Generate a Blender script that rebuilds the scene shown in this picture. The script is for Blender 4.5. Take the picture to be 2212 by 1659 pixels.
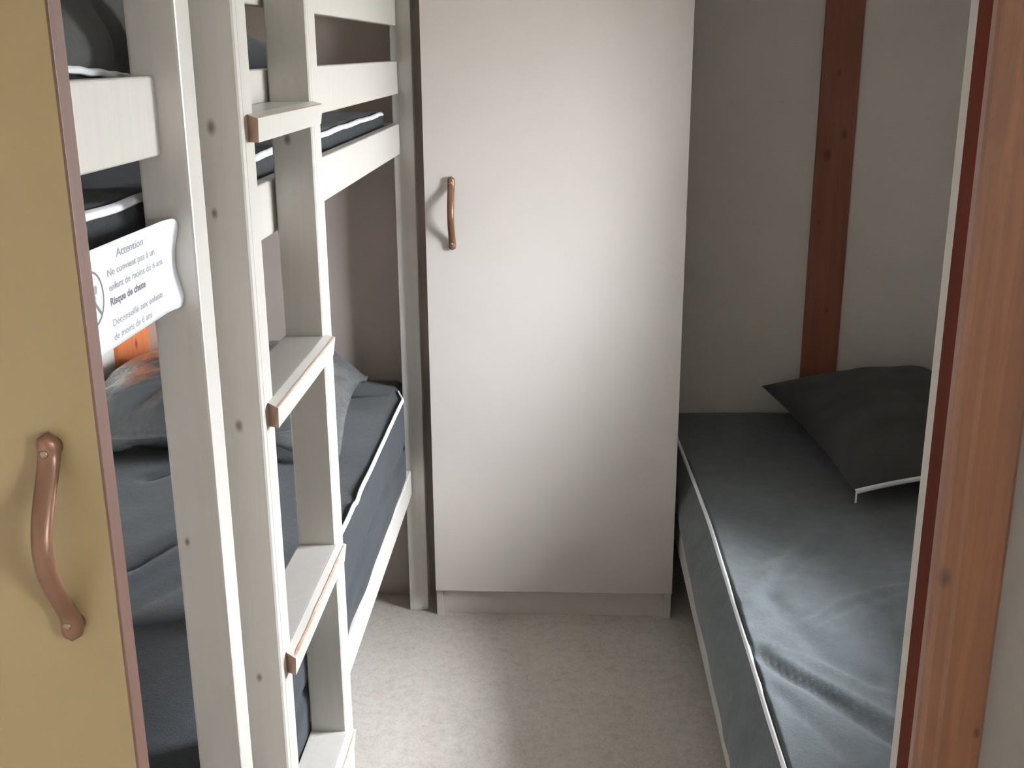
import bpy, bmesh, math, random
from mathutils import Vector, Matrix, noise
random.seed(7)
for o in list(bpy.data.objects): bpy.data.objects.remove(o)
SC = bpy.context.scene
COL = SC.collection

# ------------------------------------------------------------------ camera
F_PX, PITCH, YAW, ROLL = 2398.76, 0.291268, 0.047234, -0.00649
cam_d = bpy.data.cameras.new('camera'); cam = bpy.data.objects.new('camera', cam_d); COL.objects.link(cam)
cam_d.sensor_width = 36.0; cam_d.lens = 36.0 * F_PX / 2212.0; cam_d.clip_start = 0.02
fw = Vector((-math.sin(YAW)*math.cos(PITCH), math.cos(YAW)*math.cos(PITCH), -math.sin(PITCH)))
rt = Vector((math.cos(YAW), math.sin(YAW), 0)); up = rt.cross(fw)
r2 = rt*math.cos(ROLL) + up*math.sin(ROLL); u2 = up*math.cos(ROLL) - rt*math.sin(ROLL)
cam.matrix_world = Matrix(((r2.x, u2.x, -fw.x, 0), (r2.y, u2.y, -fw.y, 0), (r2.z, u2.z, -fw.z, 1.5), (0, 0, 0, 1)))
SC.camera = cam

# ------------------------------------------------------------------ world, light, exposure
SC.view_settings.view_transform = 'Standard'; SC.view_settings.look = 'None'
SC.view_settings.gamma = 1.0; SC.view_settings.use_curve_mapping = False
SC.view_settings.exposure = 2.9
W = bpy.data.worlds.new('overcast_sky'); SC.world = W; W.use_nodes = True
# overcast sky: dim ground, brighter towards the zenith, the same all around
wn = W.node_tree; bgn = wn.nodes['Background']; tc = wn.nodes.new('ShaderNodeTexCoord'); sp = wn.nodes.new('ShaderNodeSeparateXYZ')
mr_ = wn.nodes.new('ShaderNodeMapRange'); mr_.inputs[1].default_value = -1; mr_.inputs[2].default_value = 1
cr = wn.nodes.new('ShaderNodeValToRGB'); wn.links.new(tc.outputs['Generated'], sp.inputs[0]); wn.links.new(sp.outputs['Z'], mr_.inputs[0])
wn.links.new(mr_.outputs[0], cr.inputs[0]); wn.links.new(cr.outputs[0], bgn.inputs[0])
el = cr.color_ramp.elements
el[0].position = .47; el[0].color = (.17, .168, .155, 1); el[1].position = 1.0; el[1].color = (.92, .97, 1.0, 1)
for p_, v_ in ((.505, .46), (.60, .54), (.72, .74), (.85, .90)):
    e_ = el.new(p_); e_.color = (v_*.935, v_*.965, v_, 1)
bgn.inputs[1].default_value = 20.0

def area(name, loc, direction, sx, sy, power, color):
    l = bpy.data.lights.new(name, 'AREA'); l.shape = 'RECTANGLE'; l.size = sx; l.size_y = sy
    l.energy = power; l.color = color
    o = bpy.data.objects.new(name, l); COL.objects.link(o); o.location = loc
    o.rotation_euler = Vector(direction).to_track_quat('-Z', 'Z').to_euler()
    return o
# daylight in the bedroom window (right-hand wall) and in an unseen window added to light the corridor side
WY0, WY1, WZ0, WZ1 = 1.68, 2.20, 0.86, 1.68
pt = area('bedroom_window_portal', (1.215, (WY0+WY1)/2, (WZ0+WZ1)/2), (-1, 0, 0), WY1-WY0, WZ1-WZ0, 1.0, (1, 1, 1))
pt.data.cycles.is_portal = True
pt = area('fill_window_portal', (1.72, -1.15, 1.45), (-1, 0, 0), 1.1, .66, 1.0, (1, 1, 1))
pt.data.cycles.is_portal = True

# ------------------------------------------------------------------ helpers
def worldloc(o):
    v = Vector(o.location)
    while o.parent: o = o.parent; v += o.location
    return v
def link_mesh(name, me, mats, parent=None):
    """me in world coordinates; origin moved to the parent's (or the mesh's own base)"""
    if not isinstance(mats, (list, tuple)): mats = [mats]
    for m in mats: me.materials.append(m)
    o = bpy.data.objects.new(name, me); COL.objects.link(o)
    if me.vertices:
        xs = [v.co for v in me.vertices]
        lo = Vector((min(c.x for c in xs), min(c.y for c in xs), min(c.z for c in xs)))
        hi = Vector((max(c.x for c in xs), max(c.y for c in xs), max(c.z for c in xs)))
        org = Vector(((lo.x+hi.x)/2, (lo.y+hi.y)/2, lo.z))
        me.transform(Matrix.Translation(-org))
        if parent:
            o.parent = parent; o.location = org - worldloc(parent)
        else: o.location = org
    return o
def obj(name, bm, mats, parent=None, smooth=False):
    me = bpy.data.meshes.new(name); bm.normal_update(); bm.to_mesh(me); bm.free()
    if smooth:
        for p in me.polygons: p.use_smooth = True
    return link_mesh(name, me, mats, parent)
def tag(o, label=None, cat=None, group=None, kind=None):
    if label: o['label'] = label
    if cat: o['category'] = cat
    if group: o['group'] = group
    if kind: o['kind'] = kind
    return o
def thing(name, label, cat, loc, group=None, kind=None):
    o = bpy.data.objects.new(name, None); COL.objects.link(o); o.location = loc
    o.empty_display_size = 0.05
    return tag(o, label, cat, group, kind)
def add_box(bm, lo, hi, bev=0.0, seg=2):
    b = bmesh.new()
    bmesh.ops.create_cube(b, size=1)
    for v in b.verts:
        v.co = Vector([lo[i] + (v.co[i]+0.5)*(hi[i]-lo[i]) for i in range(3)])
    if bev > 0:
        bmesh.ops.bevel(b, geom=list(b.edges)+list(b.verts), offset=bev, segments=seg, profile=0.6, affect='EDGES', clamp_overlap=True)
    t = bpy.data.meshes.new('t'); b.to_mesh(t); b.free(); bm.from_mesh(t); bpy.data.meshes.remove(t)
    return bm
def box(name, lo, hi, mat, parent=None, bev=0.0, seg=2):
    return obj(name, add_box(bmesh.new(), lo, hi, bev, seg), mat, parent)
def add_prism(bm, pts, axis, a, b):
    """polygon pts (2-D) extruded along axis from a to b; pts given in the two other axes, in order"""
    def mk(p, t):
        c = list(p); c.insert(axis, t); return Vector(c)
    A = [bm.verts.new(mk(p, a)) for p in pts]; B = [bm.verts.new(mk(p, b)) for p in pts]
    n = len(pts); bm.faces.new(A); bm.faces.new(B[::-1])
    for i in range(n): bm.faces.new((A[i], B[i], B[(i+1) % n], A[(i+1) % n]))
    bmesh.ops.recalc_face_normals(bm, faces=bm.faces[:])
    return bm
def add_ribbon(bm, pts, nrm, width, thick, side=None):
    """flat tape along pts; nrm(i) = outward normal, side across"""
    rings = []
    for i, p in enumerate(pts):
        a = pts[max(i-1, 0)]; b = pts[min(i+1, len(pts)-1)]
        t = (b-a).normalized(); n = nrm[i].normalized(); s = t.cross(n).normalized()
        n = s.cross(t).normalized()
        w = width/2; h = thick
        rings.append([bm.verts.new(p + s*w*sx + n*(h*nn)) for sx, nn in ((-1, -.2), (-.8, .8), (-.25, .9), (0, 1.3), (.25, .9), (.8, .8), (1, -.2))])
    k = len(rings[0])
    for r, q in zip(rings, rings[1:]):
        for j in range(k): bm.faces.new((r[j], r[(j+1) % k], q[(j+1) % k], q[j]))
    bm.faces.new(rings[0]); bm.faces.new(rings[-1][::-1])
    bmesh.ops.recalc_face_normals(bm, faces=bm.faces[:])
    return bm
def rounded(bm, lo, hi, r, step, disp):
    """rounded box with a dense skin, every vertex moved by disp(p, n)"""
    lo = Vector(lo); hi = Vector(hi); c = (lo+hi)/2; h = (hi-lo)/2
    cache = {}
    def vert(p):
        key = (round(p.x, 5), round(p.y, 5), round(p.z, 5))
        if key in cache: return cache[key]
        d = p-c
        q = Vector([max(-(h[i]-r), min(h[i]-r, d[i])) for i in range(3)])
        n = d-q
        n = n.normalized() if n.length > 1e-9 else Vector((0, 0, 1))
        P = c+q+n*r
        P = disp(P, n)
        v = bm.verts.new(P); cache[key] = v; return v
    def cuts(i):
        L = hi[i]-lo[i]; a = [lo[i]+r*t for t in (0, .25, .5, .75)]; n = max(2, int((L-2*r)/step[i]))
        a += [lo[i]+r+(L-2*r)*k/n for k in range(n+1)]
        a += [hi[i]-r*t for t in (.75, .5, .25, 0)]
        return a
    C3 = [cuts(i) for i in range(3)]
    for ax in range(3):
        u, w = [i for i in range(3) if i != ax]
        for side in (lo[ax], hi[ax]):
            for i in range(len(C3[u])-1):
                for j in range(len(C3[w])-1):
                    vs = []
                    for (a, b) in ((i, j), (i+1, j), (i+1, j+1), (i, j+1)):
                        p = Vector((0, 0, 0)); p[ax] = side; p[u] = C3[u][a]; p[w] = C3[w][b]
                        vs.append(vert(p))
                    if len(set(vs)) == 4: bm.faces.new(vs)
    bmesh.ops.recalc_face_normals(bm, faces=bm.faces[:])
    return bm

# ------------------------------------------------------------------ materials
def srgb(r, g, b):
    f = lambda c: (c/255/12.92) if c/255 <= .04045 else ((c/255+.055)/1.055)**2.4
    return (f(r), f(g), f(b), 1)
def newmat(name):
    m = bpy.data.materials.new(name); m.use_nodes = True
    nt = m.node_tree; return m, nt, nt.nodes['Principled BSDF']
def pos(nt, scale=(1, 1, 1)):
    g = nt.nodes.new('ShaderNodeNewGeometry'); mp = nt.nodes.new('ShaderNodeMapping')
    mp.inputs['Scale'].default_value = scale
    nt.links.new(g.outputs['Position'], mp.inputs['Vector']); return mp.outputs['Vector']
def noise_n(nt, vec, scale, detail=4, rough=.55, dist=0):
    n = nt.nodes.new('ShaderNodeTexNoise'); n.inputs['Scale'].default_value = scale
    n.inputs['Detail'].default_value = detail; n.inputs['Roughness'].default_value = rough
    n.inputs['Distortion'].default_value = dist
    nt.links.new(vec, n.inputs['Vector']); return n.outputs['Fac']
def ramp(nt, fac, stops):
    r = nt.nodes.new('ShaderNodeValToRGB'); e = r.color_ramp.elements
    e[0].position, e[0].color = stops[0]; e[1].position, e[1].color = stops[-1]
    for p, c in stops[1:-1]:
        k = e.new(p); k.color = c
    nt.links.new(fac, r.inputs['Fac']); return r.outputs['Color']
def mixc(nt, fac, a, b, mode='MIX'):
    m = nt.nodes.new('ShaderNodeMix'); m.data_type = 'RGBA'; m.blend_type = mode
    if isinstance(fac, float): m.inputs[0].default_value = fac
    else: nt.links.new(fac, m.inputs[0])
    for k, v in ((6, a), (7, b)):
        if isinstance(v, tuple): m.inputs[k].default_value = v
        else: nt.links.new(v, m.inputs[k])
    return m.outputs[2]
def bump(nt, bsdf, h, strength, dist=.002):
    b = nt.nodes.new('ShaderNodeBump'); b.inputs['Strength'].default_value = strength
    b.inputs['Distance'].default_value = dist
    nt.links.new(h, b.inputs['Height']); nt.links.new(b.outputs['Normal'], bsdf.inputs['Normal'])
def knots_mask(nt, knots, r=.006, sz=1.7):
    """dark knots at given world points; longer along the grain"""
    g = nt.nodes.new('ShaderNodeNewGeometry'); acc = None
    for k in knots:
        s = nt.nodes.new('ShaderNodeVectorMath'); s.operation = 'SUBTRACT'
        nt.links.new(g.outputs['Position'], s.inputs[0]); s.inputs[1].default_value = k[:3]
        m = nt.nodes.new('ShaderNodeVectorMath'); m.operation = 'MULTIPLY'
        nt.links.new(s.outputs[0], m.inputs[0]); m.inputs[1].default_value = (1, 1, 1/sz)
        l = nt.nodes.new('ShaderNodeVectorMath'); l.operation = 'LENGTH'; nt.links.new(m.outputs[0], l.inputs[0])
        rr = k[3] if len(k) > 3 else r
        mr = nt.nodes.new('ShaderNodeMapRange'); mr.inputs[1].default_value = rr*.35; mr.inputs[2].default_value = rr*1.3
        mr.inputs[3].default_value = 1; mr.inputs[4].default_value = 0
        nt.links.new(l.outputs['Value'], mr.inputs[0]); o = mr.outputs[0]
        if acc is None: acc = o
        else:
            a = nt.nodes.new('ShaderNodeMath'); a.operation = 'MAXIMUM'; nt.links.new(acc, a.inputs[0]); nt.links.new(o, a.inputs[1]); acc = a.outputs[0]
    return acc
def wood(name, c1, c2, c3, rough=.5, knots=(), knotcol=None, coat=.15, grain=(60, 60, 2.5), bstr=.15):
    m, nt, b = newmat(name)
    v = pos(nt, grain)
    n = noise_n(nt, v, 1.0, 5, .6, .8)
    col = ramp(nt, n, [(.3, c1), (.5, c2), (.72, c3)])
    n2 = noise_n(nt, pos(nt, (6, 6, 1.2)), 1.0, 3)
    col = mixc(nt, .35, col, ramp(nt, n2, [(.35, c1), (.65, c3)]))
    if knots:
        k = knots_mask(nt, knots); col = mixc(nt, k, col, knotcol)
    nt.links.new(col, b.inputs['Base Color']); b.inputs['Roughness'].default_value = rough
    b.inputs['Coat Weight'].default_value = coat; b.inputs['Coat Roughness'].default_value = .3
    bump(nt, b, n, bstr, .0008)
    return m
def plain(name, c, rough=.5, var=.04, scale=8, bstr=.0, metal=0, bscale=200, bdist=.0005):
    m, nt, b = newmat(name)
    n = noise_n(nt, pos(nt), scale, 4)
    dk = tuple(x*(1-var) for x in c[:3])+(1,); lt = tuple(min(1, x*(1+var)) for x in c[:3])+(1,)
    nt.links.new(ramp(nt, n, [(.3, dk), (.7, lt)]), b.inputs['Base Color'])
    b.inputs['Roughness'].default_value = rough; b.inputs['Metallic'].default_value = metal
    if bstr > 0: bump(nt, b, noise_n(nt, pos(nt), bscale, 3), bstr, bdist)
    return m
def fabric(name, c, sheen=.25, var=.12, bs=.5):
    m, nt, b = newmat(name)
    n = noise_n(nt, pos(nt), 22, 6, .65)
    dk = tuple(x*(1-var) for x in c[:3])+(1,); lt = tuple(x*(1+var) for x in c[:3])+(1,)
    nt.links.new(ramp(nt, n, [(.3, dk), (.7, lt)]), b.inputs['Base Color'])
    b.inputs['Roughness'].default_value = .85
    b.inputs['Sheen Weight'].default_value = sheen; b.inputs['Sheen Roughness'].default_value = .45
    b.inputs['Specular IOR Level'].default_value = .18
    f = noise_n(nt, pos(nt), 420, 3, .7)
    f2 = noise_n(nt, pos(nt, (1, .55, 1)), 55, 5, .7, .6)
    a = nt.nodes.new('ShaderNodeMath'); a.operation = 'MULTIPLY_ADD'; a.inputs[1].default_value = 1.6
    nt.links.new(f2, a.inputs[0]); nt.links.new(f, a.inputs[2])
    bump(nt, b, a.outputs[0], bs, .0016)
    return m

KC = srgb(128, 110, 98)
M = {}
M['bunk'] = wood('white_painted_pine', srgb(198, 193, 187), srgb(202, 198, 191), srgb(206, 203, 197), .36,
                 [(-.418, 1.122, .976, .003), (-.377, 1.2, 1.424, .005), (-.381, 1.2, 1.332, .0035), (-.373, 1.2, 1.087, .0045),
                  (-.373, 1.2, .757, .0035), (-.380, 1.543, 1.386, .005)], KC, .5, (90, 90, 3), .05)
M['end_grain'] = wood('bare_end_grain', srgb(150, 118, 98), srgb(165, 134, 112), srgb(178, 150, 128), .8)
M['worn'] = wood('worn_edge_wood', srgb(150, 110, 84), srgb(190, 150, 120), srgb(214, 196, 178), .7)
M['ward'] = plain('greige_laminate', srgb(201, 194, 188), .42, .015, 5, .05, 0, 300, .0003)
M['ward_edge'] = plain('greige_edge_strip', srgb(190, 181, 173), .5, .03)
M['wall'] = plain('pale_wall_panel', srgb(220, 213, 206), .75, .02, 4, .15, 0, 120, .0006)
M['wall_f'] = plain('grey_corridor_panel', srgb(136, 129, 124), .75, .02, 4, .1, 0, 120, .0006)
M['wall_left'] = plain('white_wall_panel', srgb(226, 220, 212), .7, .02, 4, .15, 0, 120, .0006)
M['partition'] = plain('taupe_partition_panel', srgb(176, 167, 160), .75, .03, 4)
M['ceil'] = plain('ceiling_paint', srgb(236, 233, 228), .8, .02)
M['olive'] = plain('yellow_laminate', srgb(150, 130, 92), .38, .02, 6, .03)
M['band'] = wood('brown_edge_band', srgb(98, 70, 58), srgb(108, 78, 66), srgb(116, 86, 74), .5)
M['casing'] = wood('varnished_pine_casing', srgb(102, 62, 38), srgb(116, 72, 45), srgb(142, 92, 56), .5,
                   [(.291, .778, 1.114, .005), (.33, .778, .98, .003)], srgb(70, 36, 24), .5, (70, 70, 2.2))
M['jamb'] = wood('dark_stained_jamb', srgb(78, 32, 22), srgb(90, 38, 26), srgb(98, 44, 30), .8, (), None, .0)
M['jamb'].node_tree.nodes['Principled BSDF'].inputs['Specular IOR Level'].default_value = .1
M['batten'] = wood('varnished_pine_batten', srgb(128, 76, 60), srgb(142, 86, 66), srgb(154, 96, 74), .5,
                   [(.784, 3.33, 1.435, .008), (.813, 3.33, 1.262, .010), (.768, 3.33, 1.203, .011), (.758, 3.33, 1.007, .007),
                    (.80, 3.33, .74, .008)], srgb(78, 44, 38), .1)
M['batten_l'] = wood('orange_pine_batten', srgb(206, 112, 62), srgb(222, 128, 74), srgb(232, 142, 88), .5,
                     [(-1.09, 2.70, .79, .008)], srgb(120, 50, 28), .25)
M['slat'] = wood('brown_slat', srgb(92, 66, 56), srgb(104, 76, 64), srgb(116, 88, 74), .8, (), None, 0, (2.5, 60, 60))
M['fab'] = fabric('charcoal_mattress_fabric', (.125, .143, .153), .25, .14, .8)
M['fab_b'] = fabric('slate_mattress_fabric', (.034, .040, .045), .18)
M['pil'] = fabric('charcoal_pillow_fabric', (.060, .060, .058), .15, .08, .3)
M['pil_b'] = fabric('slate_pillow_fabric', (.050, .057, .062), .2)
M['zip'] = plain('white_zip_tape', srgb(236, 238, 240), .6, .03, 60, .3, 0, 900, .0005)
M['paper'] = plain('glossy_white_paper', srgb(232, 236, 242), .25, .01)
M['ink'] = plain('grey_print', srgb(148, 148, 152), .6, .02)
M['ink_bold'] = plain('dark_grey_print', srgb(112, 112, 116), .6, .02)
M['copper'] = plain('copper_brown_handle', srgb(128, 94, 74), .36, .12, 30, .05)
M['copper'].node_tree.nodes['Principled BSDF'].inputs['Metallic'].default_value = .35
M['screw'] = plain('screw_metal', srgb(150, 130, 112), .3, .05, 30, 0, .8)
M['pvc'] = plain('white_pvc', srgb(232, 232, 228), .4, .01)
M['curtain'] = plain('grey_curtain_cloth', srgb(150, 145, 140), .9, .08, 40, .3)
M['strip'] = plain('pale_lining_strip', srgb(168, 162, 154), .6, .02)
# vinyl floor
m, nt, b = newmat('mottled_vinyl_floor')
v = pos(nt)
n1 = noise_n(nt, v, 9, 6, .62, .6); n2 = noise_n(nt, v, 42, 5, .7, .4); n3 = noise_n(nt, v, 150, 3, .6)
c = ramp(nt, n1, [(.3, srgb(202, 195, 185)), (.5, srgb(214, 208, 199)), (.7, srgb(222, 216, 208))])
c = mixc(nt, .55, c, ramp(nt, n2, [(.33, srgb(184, 175, 164)), (.5, srgb(212, 205, 196)), (.68, srgb(226, 220, 213))]))
c = mixc(nt, .2, c, ramp(nt, n3, [(.35, srgb(150, 140, 128)), (.6, srgb(218, 211, 203))]))
nt.links.new(c, b.inputs['Base Color']); b.inputs['Roughness'].default_value = .5
bump(nt, b, n3, .08, .0005); M['floor'] = m
# clear wrinkled plastic and window glass: transparent with a glossy skin
def clear(name, gl, tint, rough, bs=0.0, diffuse=0.0):
    m = bpy.data.materials.new(name); m.use_nodes = True; nt = m.node_tree; nt.nodes.clear()
    out = nt.nodes.new('ShaderNodeOutputMaterial'); t = nt.nodes.new('ShaderNodeBsdfTransparent'); g = nt.nodes.new('ShaderNodeBsdfGlossy')
    t.inputs[0].default_value = tint; g.inputs['Roughness'].default_value = rough
    mx = nt.nodes.new('ShaderNodeMixShader'); fr = nt.nodes.new('ShaderNodeFresnel'); fr.inputs[0].default_value = 1.45
    mm = nt.nodes.new('ShaderNodeMath'); mm.operation = 'MULTIPLY'; mm.inputs[1].default_value = gl
    nt.links.new(fr.outputs[0], mm.inputs[0]); nt.links.new(mm.outputs[0], mx.inputs[0])
    nt.links.new(t.outputs[0], mx.inputs[1]); nt.links.new(g.outputs[0], mx.inputs[2])
    last = mx.outputs[0]
    if diffuse:
        d = nt.nodes.new('ShaderNodeBsdfDiffuse'); d.inputs[0].default_value = (.8, .84, .86, 1)
        m2 = nt.nodes.new('ShaderNodeMixShader'); m2.inputs[0].default_value = diffuse
        nt.links.new(last, m2.inputs[1]); nt.links.new(d.outputs[0], m2.inputs[2]); last = m2.outputs[0]
    if bs:
        bp = nt.nodes.new('ShaderNodeBump'); bp.inputs['Strength'].default_value = bs; bp.inputs['Distance'].default_value = .004
        nt.links.new(noise_n(nt, pos(nt, (1, 1.6, 1)), 26, 4, .6, 1.4), bp.inputs['Height'])
        nt.links.new(bp.outputs[0], g.inputs['Normal']); nt.links.new(bp.outputs[0], fr.inputs['Normal'])
    nt.links.new(last, out.inputs[0]); return m
M['glass'] = clear('window_glass', 1.0, (.98, .99, 1, 1), .02)
M['plastic'] = clear('clear_plastic_film', 1.6, (.95, .96, .96, 1), .09, 1.0, .09)

# ------------------------------------------------------------------ room shell
CEIL = 2.06
def struct(name, label, cat, lo, hi, mat, bev=0):
    return tag(box(name, lo, hi, mat, None, bev), label, cat, None, 'structure')
def holed_wall(name, label, x0, x1, y0, y1, hole, axis, mat):
    """wall slab with one rectangular opening, one mesh"""
    bm = bmesh.new(); a0, a1, z0, z1 = hole
    if axis == 1:   # runs along Y
        add_box(bm, (x0, y0, 0), (x1, a0, CEIL)); add_box(bm, (x0, a1, 0), (x1, y1, CEIL))
        add_box(bm, (x0, a0, 0), (x1, a1, z0)); add_box(bm, (x0, a0, z1), (x1, a1, CEIL))
    else:
        add_box(bm, (x0, y0, 0), (a0, y1, CEIL)); add_box(bm, (a1, y0, 0), (x1, y1, CEIL))
        if z0 > 0: add_box(bm, (a0, y0, 0), (a1, y1, z0))
        add_box(bm, (a0, y0, z1), (a1, y1, CEIL))
    return tag(obj(name, bm, mat), label, 'wall', None, 'structure')
struct('floor', 'beige grey mottled vinyl floor', 'floor', (-1.7, -2.3, -.05), (1.7, 3.41, 0), M['floor'])
struct('ceiling', 'white painted ceiling above the bunk', 'ceiling', (-1.7, -2.3, CEIL), (1.7, 3.41, CEIL+.05), M['ceil'])
struct('wall_left', 'white panelled wall behind the bunk bed', 'wall', (-1.16, .86, 0), (-1.10, 2.90, CEIL), M['wall_left'])
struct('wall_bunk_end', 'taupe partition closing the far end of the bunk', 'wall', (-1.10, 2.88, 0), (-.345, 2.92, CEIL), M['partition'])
struct('wall_back', 'pale grey wall panels behind the single bed', 'wall', (-.40, 3.35, 0), (1.15, 3.41, CEIL), M['wall'])
holed_wall('wall_right', 'pale wall with the window beside the single bed', 1.15, 1.20, .85, 3.41, (WY0, WY1, WZ0, WZ1), 1, M['wall'])
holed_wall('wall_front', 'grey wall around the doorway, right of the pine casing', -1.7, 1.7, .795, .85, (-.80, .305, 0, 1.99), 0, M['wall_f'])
struct('wall_corridor_left', 'side wall of the corridor', 'wall', (-1.7, -2.3, 0), (-1.64, .795, CEIL), M['wall'])
holed_wall('wall_corridor_right', 'side wall of the living space', 1.64, 1.7, -2.3, .795, (-1.7, -.6, 1.12, 1.78), 1, M['wall'])
struct('wall_rear', 'rear wall of the living space', 'wall', (-1.64, -2.3, 0), (1.64, -2.24, CEIL), M['wall'])

def window(name, label, c, axis):
    t = thing(name, label, 'window', c['base'], None, 'structure')
    x0, x1, a0, a1, z0, z1 = c['x0'], c['x1'], c['a0'], c['a1'], c['z0'], c['z1']
    def B(n, lo, hi, mat, bev=.002):
        if axis == 0: lo = (lo[1], lo[0], lo[2]); hi = (hi[1], hi[0], hi[2])
        box(n, lo, hi, mat, t, bev)
    f = .022
    B('frame_rail', (x0, a0, z0), (x1, a1, z0+f), M['pvc']); B('frame_rail', (x0, a0, z1-f), (x1, a1, z1), M['pvc'])
    B('frame_stile', (x0, a0, z0+f), (x1, a0+f, z1-f), M['pvc']); B('frame_stile', (x0, a1-f, z0+f), (x1, a1, z1-f), M['pvc'])
    xm = (x0+x1)/2
    B('pane', (xm-.002, a0+f, z0+f), (xm+.002, a1-f, z1-f), M['glass'], 0)
    return t
window('window_1', 'white framed window in the right wall over the bed', dict(base=(1.17, (WY0+WY1)/2, WZ0), x0=1.155, x1=1.195, a0=WY0, a1=WY1, z0=WZ0, z1=WZ1), 1)
window('window_2', 'white framed unseen window added to light the corridor side', dict(base=(1.67, -1.15, 1.12), x0=1.65, x1=1.69, a0=-1.7, a1=-.6, z0=1.12, z1=1.78), 1)  # unseen opening, added as daylight fill for the yellow door and casing

# battens covering the wall panel joints
tag(box('trim_1', (.7355, 3.336, 0), (.8445, 3.35, CEIL), M['batten'], None, .002), 'reddish brown pine batten with knots on the wall behind the charcoal pillow', 'batten', None, 'structure')
tag(box('trim_2', (-1.10, 2.585, 0), (-1.088, 2.81, CEIL), M['batten_l'], None, .002), 'orange pine batten on the white wall behind the bunk', 'batten', None, 'structure')

# doorway on the right: casing, jamb, pale strip
d1 = thing('door_1', 'varnished pine casing and dark jamb of the doorway, at the right', 'door frame', (.30, .81, 0), None, 'structure')
bm = bmesh.new()
cs = [(.285, .795), (.285, .7865), (.2865, .7825), (.290, .7805), (.2985, .7795), (.302, .7785), (.327, .7785), (.3325, .7795), (.336, .7825), (.337, .787), (.337, .795)]
add_prism(bm, cs, 2, 0, 2.03)
obj('casing', bm, M['casing'], d1)
bm = bmesh.new()
add_box(bm, (.285, .7953, 0), (.305, .823, 2.0), .001)
obj('jamb', bm, M['jamb'], d1)
box('lining_strip', (.2895, .8232, 0), (.305, .852, 1.99), M['strip'], d1, .001)
box('head_casing', (-.85, .7785, 1.99), (.2845, .795, 2.04), M['casing'], d1, .003)

# ------------------------------------------------------------------ bow handle (same model on wardrobe and yellow door)
def bow_handle(x, yface, zc, parent):
    half, proj = .0905, .031
    bm = bmesh.new(); N = 44; K = 16; rings = []
    for i in range(N+1):
        s = -1+2*i/N
        z = zc+half*s
        a = abs(s)
        # outward distance of the centre line
        if a > .80: d = .0075
        else: d = .0075 + proj*(.5+.5*math.cos(math.pi*a/.80))**.62
        wid = .0094 - .0010*(1-a)
        th = .0066 + .0008*max(0, (a-.7)/.3)
        # round the two ends
        e = max(0.0, (a-.90)/.10); k = math.sqrt(max(0.0, 1-e*e*.985))
        ring = []
        for j in range(K):
            t = 2*math.pi*j/K
            dx = math.cos(t)*wid*k; dd = math.sin(t)*th*(k*.6+.4)
            dist = max(0.0002, d+dd) if a > .8 else d+dd
            ring.append(bm.verts.new((x+dx, yface-dist, z)))
        rings.append(ring)
    for r, q in zip(rings, rings[1:]):
        for j in range(K): bm.faces.new((r[j], r[(j+1) % K], q[(j+1) % K], q[j]))
    bm.faces.new(rings[0]); bm.faces.new(rings[-1][::-1])
    # feet that carry the bow down to the face
    for sgn in (-1, 1):
        b = bmesh.new(); bmesh.ops.create_cone(b, cap_ends=True, segments=18, radius1=.0088, radius2=.0084, depth=.008)
        b.transform(Matrix.Translation((x, yface-.004, zc+sgn*half*.86)) @ Matrix.Rotation(math.pi/2, 4, 'X'))
        t = bpy.data.meshes.new('t'); b.to_mesh(t); b.free(); bm.from_mesh(t); bpy.data.meshes.remove(t)
    bmesh.ops.recalc_face_normals(bm, faces=bm.faces[:])
    h = obj('handle', bm, M['copper'], parent, True); h['label'] = 'copper brown bow handle'
    for sgn in (-1, 1):
        b = bmesh.new(); bmesh.ops.create_uvsphere(b, u_segments=12, v_segments=8, radius=.0036)
        b.transform(Matrix.Translation((x-.001, yface-.0142, zc+sgn*half*.83)) @ Matrix.Diagonal((1, .4, 1, 1)))
        obj('rivet', b, M['screw'], h, True)

# yellow door at the left
d2 = thing('door_2', 'yellow laminate door with brown edge band and bow handle, foreground left', 'door', (-.72, .82, 0.012), None, 'structure')
dp = box('door_panel', (-1.08, .812, .012), (-.3665, .832, 1.985), [M['olive'], M['ward_edge']], d2, .0008)
for f in dp.data.polygons:
    if f.normal.y > .5: f.material_index = 1
tag(box('edge_band', (-.3664, .8115, .012), (-.3642, .8325, 1.985), M['band'], d2, .0005), 'brown edge band')
bow_handle(-.4035, .812, 1.125, d2)

# ------------------------------------------------------------------ wardrobe
wd = thing('wardrobe', 'tall greige single door wardrobe between the bunk and the single bed', 'wardrobe', (-.02, 3.05, 0))
box('side_panel', (-.343, 2.7615, 0), (-.325, 3.348, 2.02), M['ward'], wd, .0008)
box('side_panel', (.2835, 2.7615, 0), (.3015, 3.348, 2.02), M['ward'], wd, .0008)
box('top_panel', (-.325, 2.7615, 2.002), (.2835, 3.348, 2.02), M['ward'], wd, .0008)
box('bottom_panel', (-.325, 2.7615, .085), (.2835, 3.34, .103), M['ward'], wd, .0008)
box('back_panel', (-.325, 3.34, .0), (.2835, 3.346, 2.0), M['ward'], wd)
box('plinth', (-.325, 2.775, 0), (.2835, 2.791, .084), M['ward'], wd, .0008)
dr = box('door', (-.343, 2.744, .083), (.3015, 2.7605, 2.018), M['ward'], wd, .0012)
bow_handle(-.2755, 2.744, 1.1165, dr)
# handle pieces hang one level below the door: keep three levels by parenting rivets to the handle's parent
for o in list(bpy.data.objects):
    if o.name.startswith('rivet') and o.parent and o.parent.parent == dr:
        h = o.parent; o.location = Vector(o.location)+Vector(h.location); o.parent = dr

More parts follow.
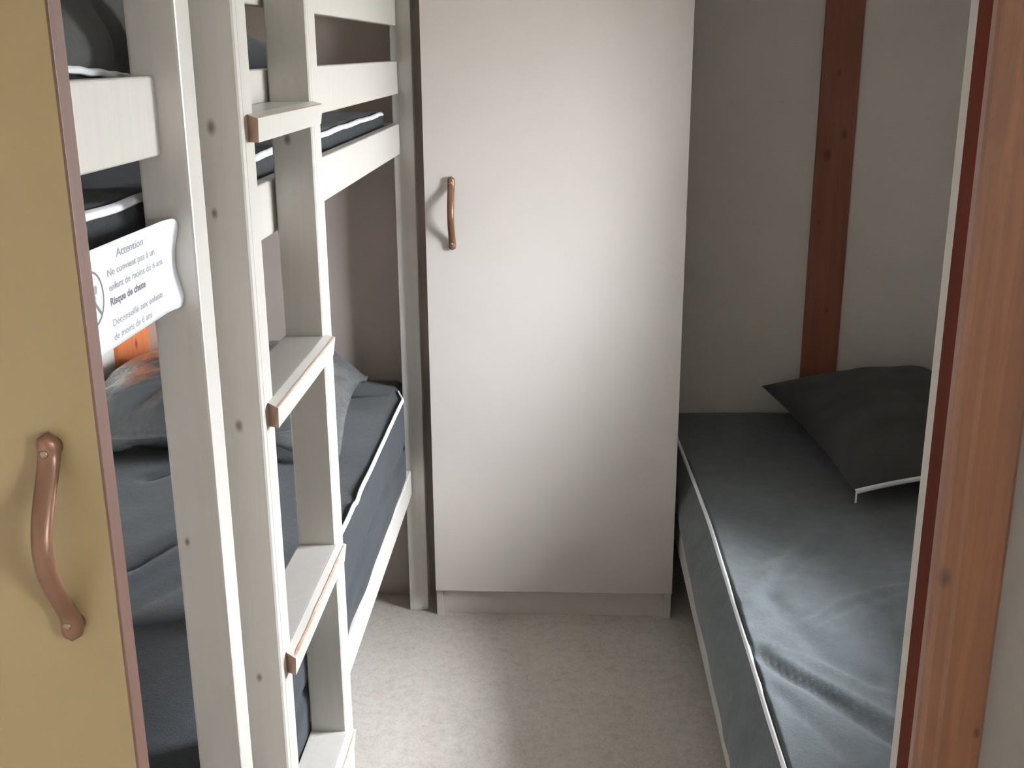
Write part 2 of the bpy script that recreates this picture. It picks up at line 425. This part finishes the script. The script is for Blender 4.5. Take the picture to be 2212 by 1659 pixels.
# ------------------------------------------------------------------ bunk bed
bk = thing('bunk_bed', 'white painted pine bunk bed along the left wall', 'bunk bed', (-.76, 1.87, 0))
PX0, PX1 = -.430, -.379
def post(x0, x1, y0, y1): box('post', (x0, y0, 0), (x1, y1, 1.86), M['bunk'], bk, .003)
post(PX0, PX1, 1.122, 1.167)
post(-.422, -.370, 2.786, 2.832)
post(-1.098, -1.053, .90, .945); post(-1.098, -1.053, 2.786, 2.832)
def rail(z0, z1, name):
    for y0, y1 in ((.905, 1.1215), (1.1675, 2.7855)):
        box(name, (-.427, y0, z0), (-.405, y1, z1), M['bunk'], bk, .004, 3)
rail(1.560, 1.640, 'guard_rail'); rail(1.4015, 1.479, 'guard_rail'); rail(1.257, 1.331, 'side_rail'); rail(.349, .421, 'side_rail')
for z0, z1 in ((1.257, 1.331), (.349, .421)):
    box('side_rail', (-1.098, .946, z0), (-1.078, 2.7855, z1), M['bunk'], bk, .003)
for z0, z1 in ((1.257, 1.331), (.349, .421)):
    box('end_rail', (-1.052, 2.80, z0), (-.4225, 2.822, z1), M['bunk'], bk, .003)
    box('end_rail', (-1.052, .905, z0), (-.4275, .925, z1), M['bunk'], bk, .003)
for zz in (1.270, .372):
    box('slat_bearer', (-.4471, .926, zz-.02), (-.4275, 2.7855, zz), M['slat'], bk, .002)
    box('slat_bearer', (-1.0775, .946, zz-.02), (-1.058, 2.7855, zz), M['slat'], bk, .002)
    for k in range(14):
        y = .98+k*.132
        box('slat', (-1.077, y, zz+.0003), (-.428, y+.07, zz+.015), M['slat'], bk)
# brown boxing board seen between the upper rail and the mattress
box('ledge_board', (-.4395, 1.17, 1.2705), (-.4275, 2.78, 1.326), M['slat'], bk, .001)

# ladder
ld = thing('ladder', 'white wooden ladder with broad treads leaning flat on the bunk', 'ladder', (-.375, 1.40, 0))
def stile(y0, y1):
    bm = bmesh.new()
    g = y0+.013
    # square section with a narrow groove on the lit face
    pts = [(-.402, y0+.002), (-.400, y0), (-.347, y0), (-.345, y0+.002), (-.345, g), (-.3462, g+.0006), (-.345, g+.0012),
           (-.345, y1-.002), (-.347, y1), (-.400, y1), (-.402, y1-.002)]
    add_prism(bm, pts, 2, 0, 1.80); obj('stile', bm, M['bunk'], ld)
stile(1.200, 1.2515); stile(1.5435, 1.600)
for k, zt in enumerate((1.436, 1.107, .778, .449)):
    tr = box('tread', (-.4020, 1.2517, zt-.020), (-.3452, 1.5433, zt), M['bunk'], ld, .001)
    bm = bmesh.new(); y0, y1 = 1.218, 1.556; x0, x1 = -.3448, -.3305
    A = [(x0, y0+.010, zt-.030), (x0, y0+.008, zt), (x1, y0, zt-.004), (x1-.002, y0+.004, zt-.030)]
    Bq = [(x0, y1, zt-.030), (x0, y1, zt), (x1, y1-.002, zt-.004), (x1-.003, y1-.006, zt-.030)]
    va = [bm.verts.new(p) for p in A]; vb = [bm.verts.new(p) for p in Bq]
    fa = bm.faces.new(va); bm.faces.new(vb[::-1]); fa.material_index = 1
    for i in range(4): bm.faces.new((va[i], vb[i], vb[(i+1) % 4], va[(i+1) % 4]))
    bmesh.ops.recalc_face_normals(bm, faces=bm.faces[:])
    no = obj('nosing', bm, [M['bunk'], M['end_grain']], tr)
    no['label'] = 'nosing strip with a bare brown end'
    # worn paint line on the top front edge
    bm = bmesh.new()
    pts = []; amp = (.00015, .0003, .0010, .0004)[k]
    for i in range(30):
        y = y0+.006+(y1-y0-.012)*i/29
        pts.append(Vector((x1-.0012, y, zt-.0040+.0004)))
    for a, b2 in zip(pts, pts[1:]):
        w = amp*(.5+.8*abs(noise.noise(Vector((a.y*40, k*3.1, 0)))))
        q = [bm.verts.new(a+Vector((.0006, 0, w*.2))), bm.verts.new(b2+Vector((.0006, 0, w*.2))), bm.verts.new(b2+Vector((-w*3, 0, w*1.2+.0006))), bm.verts.new(a+Vector((-w*3, 0, w*1.2+.0006)))]
        bm.faces.new(q)
    obj('worn_edge', bm, M['worn'], tr)

# ------------------------------------------------------------------ mattresses
def ridge(x, y, pts, w):
    """gaussian distance to a polyline"""
    best = 9
    for (ax, ay), (bx, by) in zip(pts, pts[1:]):
        dx, dy = bx-ax, by-ay; L = dx*dx+dy*dy
        t = max(0, min(1, ((x-ax)*dx+(y-ay)*dy)/L)); d = math.hypot(x-ax-t*dx, y-ay-t*dy)
        best = min(best, d)
    return math.exp(-(best/w)**2)
def sidestep(t, a, b):
    t = max(0, min(1, (t-a)/(b-a))); return t*t*(3-2*t)

# single bed
sb = thing('single_bed', 'low white single bed frame at the right wall', 'bed', (.72, 2.4, 0))
box('side_rail', (.318, 1.40, .19), (.338, 3.345, .272), M['bunk'], sb, .002)
box('side_rail', (1.125, 1.40, .19), (1.145, 3.345, .272), M['bunk'], sb, .002)
box('end_rail', (.3385, 1.40, .19), (1.1245, 1.42, .272), M['bunk'], sb, .002)
box('end_rail', (.3385, 3.325, .19), (1.1245, 3.345, .272), M['bunk'], sb, .002)
for x in (.3395, 1.0795):
    for y in (1.4205, 3.2795): box('leg', (x, y, 0), (x+.045, y+.045, .25), M['bunk'], sb, .003)
for k in range(13):
    y = 1.48+k*.138; box('slat', (.3385, y, .245), (1.1245, y+.07, .26), M['slat'], sb)

def disp_r(P, n):
    x, y, z = P
    top = max(0, n.z)
    # loose cloth side that hangs over the rail, more towards the near end
    if n.x < -.2 and x < .45:
        bul = .016*sidestep(3.35-y, 0, 1.0)
        x -= (bul+.012)*max(0, -n.x)*math.exp(-((z-.305)/.06)**2)
        x += .006*noise.noise(Vector((3, y*6, z*16)))*sidestep(.40-z, 0, .05)
        x += .010*noise.noise(Vector((7, y*11, z*5)))*math.exp(-((y-1.72)/.16)**2)*sidestep(.38-z, 0, .05)
        if z < .29: z -= .035*sidestep(2.9-y, 0, .9)*max(0, -n.x)
    if n.x < -.1 and x < .45 and z > .34: x += .021*sidestep(3.2-y, 0, .8)*sidestep(z, .34, .40)*min(1, -n.x*1.4)
    if top > .3:
        z += .0055*(noise.noise(Vector((x*3.3, y*2.6, 1.7)))) + .0016*noise.noise(Vector((x*16, y*11, 4)))
        z += 0.0066*ridge(x, y, [(.60, 2.42), (.568, 2.356), (.447, 2.216), (.385, 2.07)], .018)
        z -= 0.0036*ridge(x, y, [(.56, 2.31), (.47, 2.19), (.41, 2.06)], .016)
        z += 0.0063*ridge(x, y, [(.46, 1.98), (.515, 2.007), (.579, 2.081), (.66, 2.13), (.80, 2.17)], .010)
        z += 0.0056*ridge(x, y, [(.50, 1.96), (.60, 2.04), (.711, 2.104), (.84, 2.12)], .012)
        z -= 0.0140*ridge(x, y, [(.370, 1.880), (.408, 1.808), (.456, 1.748), (.540, 1.620), (.60, 1.54)], .017)
        z += 0.0083*ridge(x, y, [(.40, 1.86), (.44, 1.80), (.50, 1.735), (.59, 1.62)], .014)
        z -= 0.0083*ridge(x, y, [(.44, 2.10), (.455, 2.00), (.50, 1.86), (.56, 1.78)], .022)
        z -= 0.0066*ridge(x, y, [(.375, 1.76), (.42, 1.66), (.46, 1.56)], .014)
        z += 0.0046*ridge(x, y, [(.385, 1.90), (.43, 1.87), (.52, 1.80), (.62, 1.70)], .010)
    return Vector((x, y, z))
mr = thing('mattress', 'charcoal mattress with white zip piping on the low single bed, right', 'mattress', (.74, 2.38, .262))
bm = rounded(bmesh.new(), (.338, 1.425, .262), (1.123, 3.34, .413), .022, (.011, .012, .02), disp_r)
obj('cover', bm, M['fab'], mr, True)
def zipline(pts, nrms, parent, w=.009, th=.0022, name='zip_piping'):
    o = obj(name, add_ribbon(bmesh.new(), pts, nrms, w, th), M['zip'], parent, True)
    return o
pts = []; nr = []
for i in range(90):
    y = 1.45+(3.32-1.45)*i/89
    x = .3405+.0185*sidestep(3.2-y, 0, .8)+.0015*noise.noise(Vector((y*5, 0, 9)))
    nx = Vector((-1, 0, .75)).normalized()
    pts.append(Vector((x, y, .4065+.0015*noise.noise(Vector((y*7, 3, 0)))))+nx*.0042); nr.append(nx)
zipline(pts, nr, mr, .0105, .0025)
pts = [Vector((.352+.76*i/30, 3.3335, .409)) for i in range(31)]
zipline(pts, [Vector((0, .4, 1))]*31, mr, .006, .0015)

def bunk_mattress(label, z0, z1, seed, ydent, loc, low):
    t = thing('mattress', label, 'mattress', loc)
    def edge(y): return .0235*sidestep(y, 1.19, 1.3)*sidestep(2.78-y, 0, .10) if low else 0.0
    def disp(P, n):
        x, y, z = P; top = max(0, n.z)
        if n.x > .2 and x > -.6:
            e = edge(y)
            x += e*n.x*sidestep(z, z0+.0, z0+.05)
            if low:
                x += .006*noise.noise(Vector((seed, y*7, z*14)))*n.x*sidestep(z, z0, z0+.05)
                zz = .515+.05*(y-1.6)*.2
                x -= .010*math.exp(-((z-zz-.01*math.sin(y*9))/.010)**2)*n.x*sidestep(z, z0, z0+.05)
        if low and n.x > .2: x = min(x, -.4030)
        if top > .3:
            z += .010*noise.noise(Vector((x*3+seed, y*2.3, 1.7)))*top + .002*noise.noise(Vector((x*14, y*9, seed)))
            z -= .010*ridge(x, y, [(-.86, 2.12), (-.78, 2.22), (-.70, 2.32)], .012)
            z -= .012*ridge(x, y, [(-.74, 1.70), (-.70, 1.82), (-.64, 1.94)], .013)
            z += .008*ridge(x, y, [(-.76, 1.62), (-.66, 1.80), (-.58, 1.90)], .022)
            z -= .006*ridge(x, y, [(-.70, 1.55), (-.62, 1.68), (-.55, 1.74)], .016)
        return Vector((x, y, z))
    bm = rounded(bmesh.new(), (-1.075, .948 if low else .93, z0), (-.4275 if low else -.4405, 2.784, z1), .02, (.016, .016, .014), disp)
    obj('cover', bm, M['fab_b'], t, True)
    pts = []; nr = []; N = 110
    for i in range(N):
        y = .98+(2.765-.98)*i/(N-1)
        wob = .0035*noise.noise(Vector((y*6, seed, 2)))+.0016*noise.noise(Vector((y*19, seed, 5)))
        if ydent: wob += -.006*math.exp(-((y-ydent)/.02)**2)
        nx = Vector((1, 0, .8)).normalized()
        xb = (-.4275 if low else -.4405)
        pts.append(Vector((xb-.005+edge(y), y, z1-.006+wob))+nx*.003); nr.append(nx)
    zipline(pts, nr, t, .010 if low else .011)
    return t
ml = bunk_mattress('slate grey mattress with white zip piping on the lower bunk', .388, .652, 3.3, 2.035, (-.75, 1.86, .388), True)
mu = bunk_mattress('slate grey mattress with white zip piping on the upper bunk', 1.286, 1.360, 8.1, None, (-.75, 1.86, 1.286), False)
# lower bunk mattress reaches the end wall: short filler part of the cover beyond the post line
bm = rounded(bmesh.new(), (-1.075, 2.70, .425), (-.4285, 2.872, .650), .02, (.03, .03, .03), lambda P, n: P)
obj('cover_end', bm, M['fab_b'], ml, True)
# small white care label sewn in the lower mattress side
box('care_label', (-.4035, 1.548, .462), (-.4015, 1.566, .482), M['zip'], ml, .0005)

# ------------------------------------------------------------------ pillows
def pillow_bm(L, Wd, H, seed, pinch=.07, n=46, crease=.006):
    """pillow centred on origin lying in XY, pinched corners"""
    bm = bmesh.new(); V = {}
    for s in (1, -1):
        for i in range(n+1):
            for j in range(n+1):
                u = -1+2*i/n; v = -1+2*j/n
                if (abs(u) > .9999 or abs(v) > .9999) and s == -1: V[s, i, j] = V[1, i, j]; continue
                uu = math.sin(u*math.pi/2*.98)/math.sin(math.pi/2*.98); vv = math.sin(v*math.pi/2*.98)/math.sin(math.pi/2*.98)
                x = uu*L/2*(1-pinch*(1-vv*vv)); y = vv*Wd/2*(1-pinch*(1-uu*uu))
                h = (max(0, (1-abs(uu)**2.6))**.55)*(max(0, (1-abs(vv)**2.6))**.55)
                z = s*H/2*h*(1.0 if s > 0 else .75)
                z += s*crease*noise.noise(Vector((x*9+seed, y*9, s*3)))*min(1, h*2)
                z += s*crease*.8*noise.noise(Vector((math.atan2(y, x)*5+seed, 2*math.hypot(x, y), s)))*min(1, h*2)
                V[s, i, j] = bm.verts.new((x, y, z))
    for s in (1, -1):
        for i in range(n):
            for j in range(n):
                f = [V[s, i, j], V[s, i+1, j], V[s, i+1, j+1], V[s, i, j+1]]
                bm.faces.new(f if s > 0 else f[::-1])
    return bm
def place(bm, M4): bm.transform(M4); return bm
# right bed pillow
RP = Matrix.Translation((.918, 2.955, .512)) @ Matrix.Rotation(math.radians(7.5), 4, 'Z') @ Matrix.Rotation(math.radians(3.0), 4, 'X') @ Matrix.Rotation(math.radians(-5), 4, 'Y')
pr = thing('pillow', 'plump charcoal pillow with white zip corner at the head of the single bed', 'pillow', (.90, 2.92, .415))
bm = place(pillow_bm(.52, .76, .185, 1.2, .085), RP)
for v in bm.verts:
    # flattened underside resting on the mattress, kept clear of the right wall
    v.co.z = max(v.co.z, .4175+.002*noise.noise(v.co*20)); v.co.x = min(v.co.x, 1.14); v.co.y = min(v.co.y, 3.33)
obj('pillow_case', bm, M['pil'], pr, True)
pts = []; nr = []
for i in range(24):
    u = -1+2*i/23*.93
    p = RP @ Vector((u*.52/2*.985, -.38*(1-.085*(1-u*u))-.001, -.001)); p.z = max(p.z, .424)
    pts.append(p); nr.append(Vector((0, -1, .5)))
zipline(pts, nr, pr, .013, .003)
bm = bmesh.new(); p = pts[0]; add_box(bm, (p.x-.001, p.y-.004, p.z-.028), (p.x+.003, p.y-.001, p.z+.004), .0005)
tag(obj('zip_pull', bm, M['zip'], pr), 'white zip pull hanging from the corner')

# lower bunk pillow, wrapped in clear plastic
LP = Matrix.Translation((-.82, 2.47, .722)) @ Matrix.Rotation(math.radians(6), 4, 'Z')
pl = thing('pillow', 'slate grey pillow inside a clear plastic bag on the lower bunk', 'pillow', (-.80, 2.50, .655))
bm = place(pillow_bm(.50, .50, .15, 5.5, .04, 44, .012), LP)
for v in bm.verts: v.co.z = max(v.co.z, .664)
obj('pillow_case', bm, M['pil_b'], pl, True)
bg = thing('plastic_bag', 'clear crumpled plastic bag around the lower bunk pillow', 'plastic bag', (-.78, 2.50, .652))
bm = place(pillow_bm(.60, .60, .185, 9.5, .02, 60, .016), Matrix.Translation((-.79, 2.47, .728)) @ Matrix.Rotation(math.radians(4), 4, 'Z'))
for v in bm.verts:
    v.co += Vector((0, 0, .012*noise.noise(v.co*14)+.007*abs(noise.noise(v.co*31))-.05*sidestep(math.hypot(v.co.x+.79, v.co.y-2.47), .27, .42)))
    v.co.z = max(v.co.z, .6615+.001*noise.noise(v.co*30)); v.co.x = max(v.co.x, -1.083)
obj('film', bm, M['plastic'], bg, True)

# upper bunk pillows
def up_pillow(label, Mx, L, Wd, H, seed, mat, zmin, xmin=-1.09, strip=None):
    loc = Mx.to_translation(); t = thing('pillow', label, 'pillow', (loc.x, loc.y, zmin))
    bm = place(pillow_bm(L, Wd, H, seed, .06, 40, .008), Mx)
    for v in bm.verts: v.co.z = max(v.co.z, zmin); v.co.x = max(v.co.x, xmin)
    obj('pillow_case', bm, mat, t, True)
    return t
U1 = Matrix.Translation((-.70, 1.28, 1.500)) @ Matrix.Rotation(math.radians(2), 4, 'Z')
pu = up_pillow('dark charcoal pillow with white zip edge near the upper bunk foot, above the notice', U1, .50, .62, .26, 2.2, M['pil'], 1.384)
pts = []; nr = []
for i in range(30):
    y = .975+.20*i/29
    pts.append(Vector((-.452+.002*noise.noise(Vector((y*20, 1, 1))), y, 1.488-.012*(i/29)**1.5+.002*noise.noise(Vector((y*45, 6, 1)))))); nr.append(Vector((1, 0, .35)))
zipline(pts, nr, pu, .008, .003)
U2 = Matrix.Translation((-.78, 2.12, 1.475)) @ Matrix.Rotation(math.radians(-4), 4, 'Z')
up_pillow('slate grey pillow farther back on the upper bunk, seen through the ladder', U2, .46, .62, .17, 6.2, M['pil_b'], 1.386)

# ------------------------------------------------------------------ warning notice stuck on the upper side rail
nt_ = thing('warning_notice', 'white french safety notice with curled corner stuck on the upper bunk rail', 'notice', (-.40, 1.0, 1.245))
bm = bmesh.new(); NY, NZ = 46, 18; Y0, Y1, Z0, Z1 = .865, 1.1205, 1.2465, 1.3395
def curl(y, z):
    """outward bend of the sheet from the rail"""
    c = 0.0
    if y > 1.085: c += ((y-1.085)**2)*4.0*(1.0+.7*math.cos((z-Z0)/(Z1-Z0)*2*math.pi))
    c += .0016*math.exp(-((z-Z1)/.012)**2)*sidestep(y, .95, 1.10)
    return c
def corner(y, z):
    r = .012
    for (cy, cz, sy, sz) in ((Y1-r, Z1-r, 1, 1), (Y1-r, Z0+r, 1, -1)):
        if (y-cy)*sy > 0 and (z-cz)*sz > 0:
            d = Vector((y-cy, z-cz)); m_ = max(abs(d.x), abs(d.y))
            if d.length > 1e-9: d = d.normalized()*m_
            return cy+d.x, cz+d.y
    return y, z
g = {}
def ycut(i):
    t = i/NY; return Y0+(Y1-Y0)*(1-(1-t)**1.4)
for s in (0, 1):
    for i in range(NY+1):
        for j in range(NZ+1):
            y, z = corner(ycut(i), Z0+(Z1-Z0)*j/NZ)
            z -= .004*sidestep(y, 1.0, 1.13)*0
            g[s, i, j] = bm.verts.new((-.4030+s*.0004+curl(y, z), y, z))
for s in (0, 1):
    for i in range(NY):
        for j in range(NZ): bm.faces.new([g[s, i, j], g[s, i+1, j], g[s, i+1, j+1], g[s, i, j+1]])
for i in range(NY):
    for j in (0, NZ): bm.faces.new([g[0, i, j], g[0, i+1, j], g[1, i+1, j], g[1, i, j]])
for j in range(NZ):
    for i in (0, NY): bm.faces.new([g[0, i, j], g[0, i, j+1], g[1, i, j+1], g[1, i, j]])
bmesh.ops.recalc_face_normals(bm, faces=bm.faces[:])
sheet = obj('sheet', bm, M['paper'], nt_, True)
def text(s, ya, yb, z, mat, h, bold=0.0):
    cu = bpy.data.curves.new('lettering', 'FONT'); cu.body = s; cu.size = 1; cu.offset = bold; cu.resolution_u = 3
    tmp = bpy.data.objects.new('tmp', cu); COL.objects.link(tmp); bpy.context.view_layer.update()
    me = bpy.data.meshes.new_from_object(tmp); bpy.data.objects.remove(tmp); bpy.data.curves.remove(cu)
    xs = [v.co.x for v in me.vertices]; x0, x1 = min(xs), max(xs); k = (yb-ya)/(x1-x0)
    for v in me.vertices:
        y = ya+(v.co.x-x0)*k; zz = z+v.co.y*h/.73
        v.co = Vector((-.4030+.0007+curl(y, zz), y, zz))
    link_mesh('lettering', me, mat, nt_)
text('Attention', .974, 1.040, 1.3245, M['ink'], .0080, .012)
text('Ne convient pas à un', .951, 1.068, 1.3105, M['ink'], .0068, .012)
text('enfant de moins de 6 ans.', .951, 1.090, 1.2975, M['ink'], .0068, .012)
text('Risque de chute', .951, 1.037, 1.2845, M['ink_bold'], .0070, .035)
text('Déconseillé aux enfants', .951, 1.080, 1.2655, M['ink'], .0068, .012)
text('de moins de 6 ans', .951, 1.046, 1.2525, M['ink'], .0068, .012)
# prohibition pictogram: ring, slash and a small lying figure
bm = bmesh.new(); cy, cz, R1, R0 = .9145, 1.298, .0245, .0222; prev = None; ringv = []
XP = -.4030+.0007
for i in range(49):
    a = 2*math.pi*i/48
    ringv.append((bm.verts.new((XP, cy+R0*math.cos(a), cz+R0*math.sin(a))), bm.verts.new((XP, cy+R1*math.cos(a), cz+R1*math.sin(a)))))
for a, b2 in zip(ringv, ringv[1:]): bm.faces.new((a[0], a[1], b2[1], b2[0]))
s2 = math.sqrt(.5)
for off in (0,):
    w = .0011
    bm.faces.new([bm.verts.new((XP, cy+y_, cz+z_)) for y_, z_ in ((-R0*s2-w, R0*s2-w), (-R0*s2+w, R0*s2+w), (R0*s2+w, -R0*s2+w), (R0*s2-w, -R0*s2-w))])
obj('pictogram_ring', bm, M['ink_bold'], nt_)
bm = bmesh.new()
def disc(y_, z_, ry, rz): bm.faces.new([bm.verts.new((XP-.0001, y_+ry*math.cos(2*math.pi*i/14), z_+rz*math.sin(2*math.pi*i/14))) for i in range(14)])
disc(cy+.008, cz+.007, .004, .004); disc(cy+.004, cz-.002, .0035, .007); disc(cy-.004, cz-.008, .008, .0025)
obj('pictogram_figure', bm, M['ink'], nt_)

# ------------------------------------------------------------------ curtain drawn to the far side of the window
ct = thing('curtain', 'grey curtain drawn to the far side of the bedroom window', 'curtain', (1.02, 2.22, .62))
bm = bmesh.new(); N = 60; prev = None
for i in range(N+1):
    t = i/N; x = 1.138-.235*t; y = 2.222+.014*math.sin(t*math.pi*9)
    cur = [bm.verts.new((x, y-.0015, .62)), bm.verts.new((x, y-.0015, 1.80)), bm.verts.new((x, y+.0015, 1.80)), bm.verts.new((x, y+.0015, .62))]
    if prev:
        for k in range(4): bm.faces.new((prev[k], prev[(k+1) % 4], cur[(k+1) % 4], cur[k]))
    else: bm.faces.new(cur)
    prev = cur
bm.faces.new(prev[::-1]); bmesh.ops.recalc_face_normals(bm, faces=bm.faces[:])
obj('cloth', bm, M['curtain'], ct, True)
box('bracket', (.895, 2.212, 1.80), (1.149, 2.232, 1.82), M['pvc'], ct, .002)
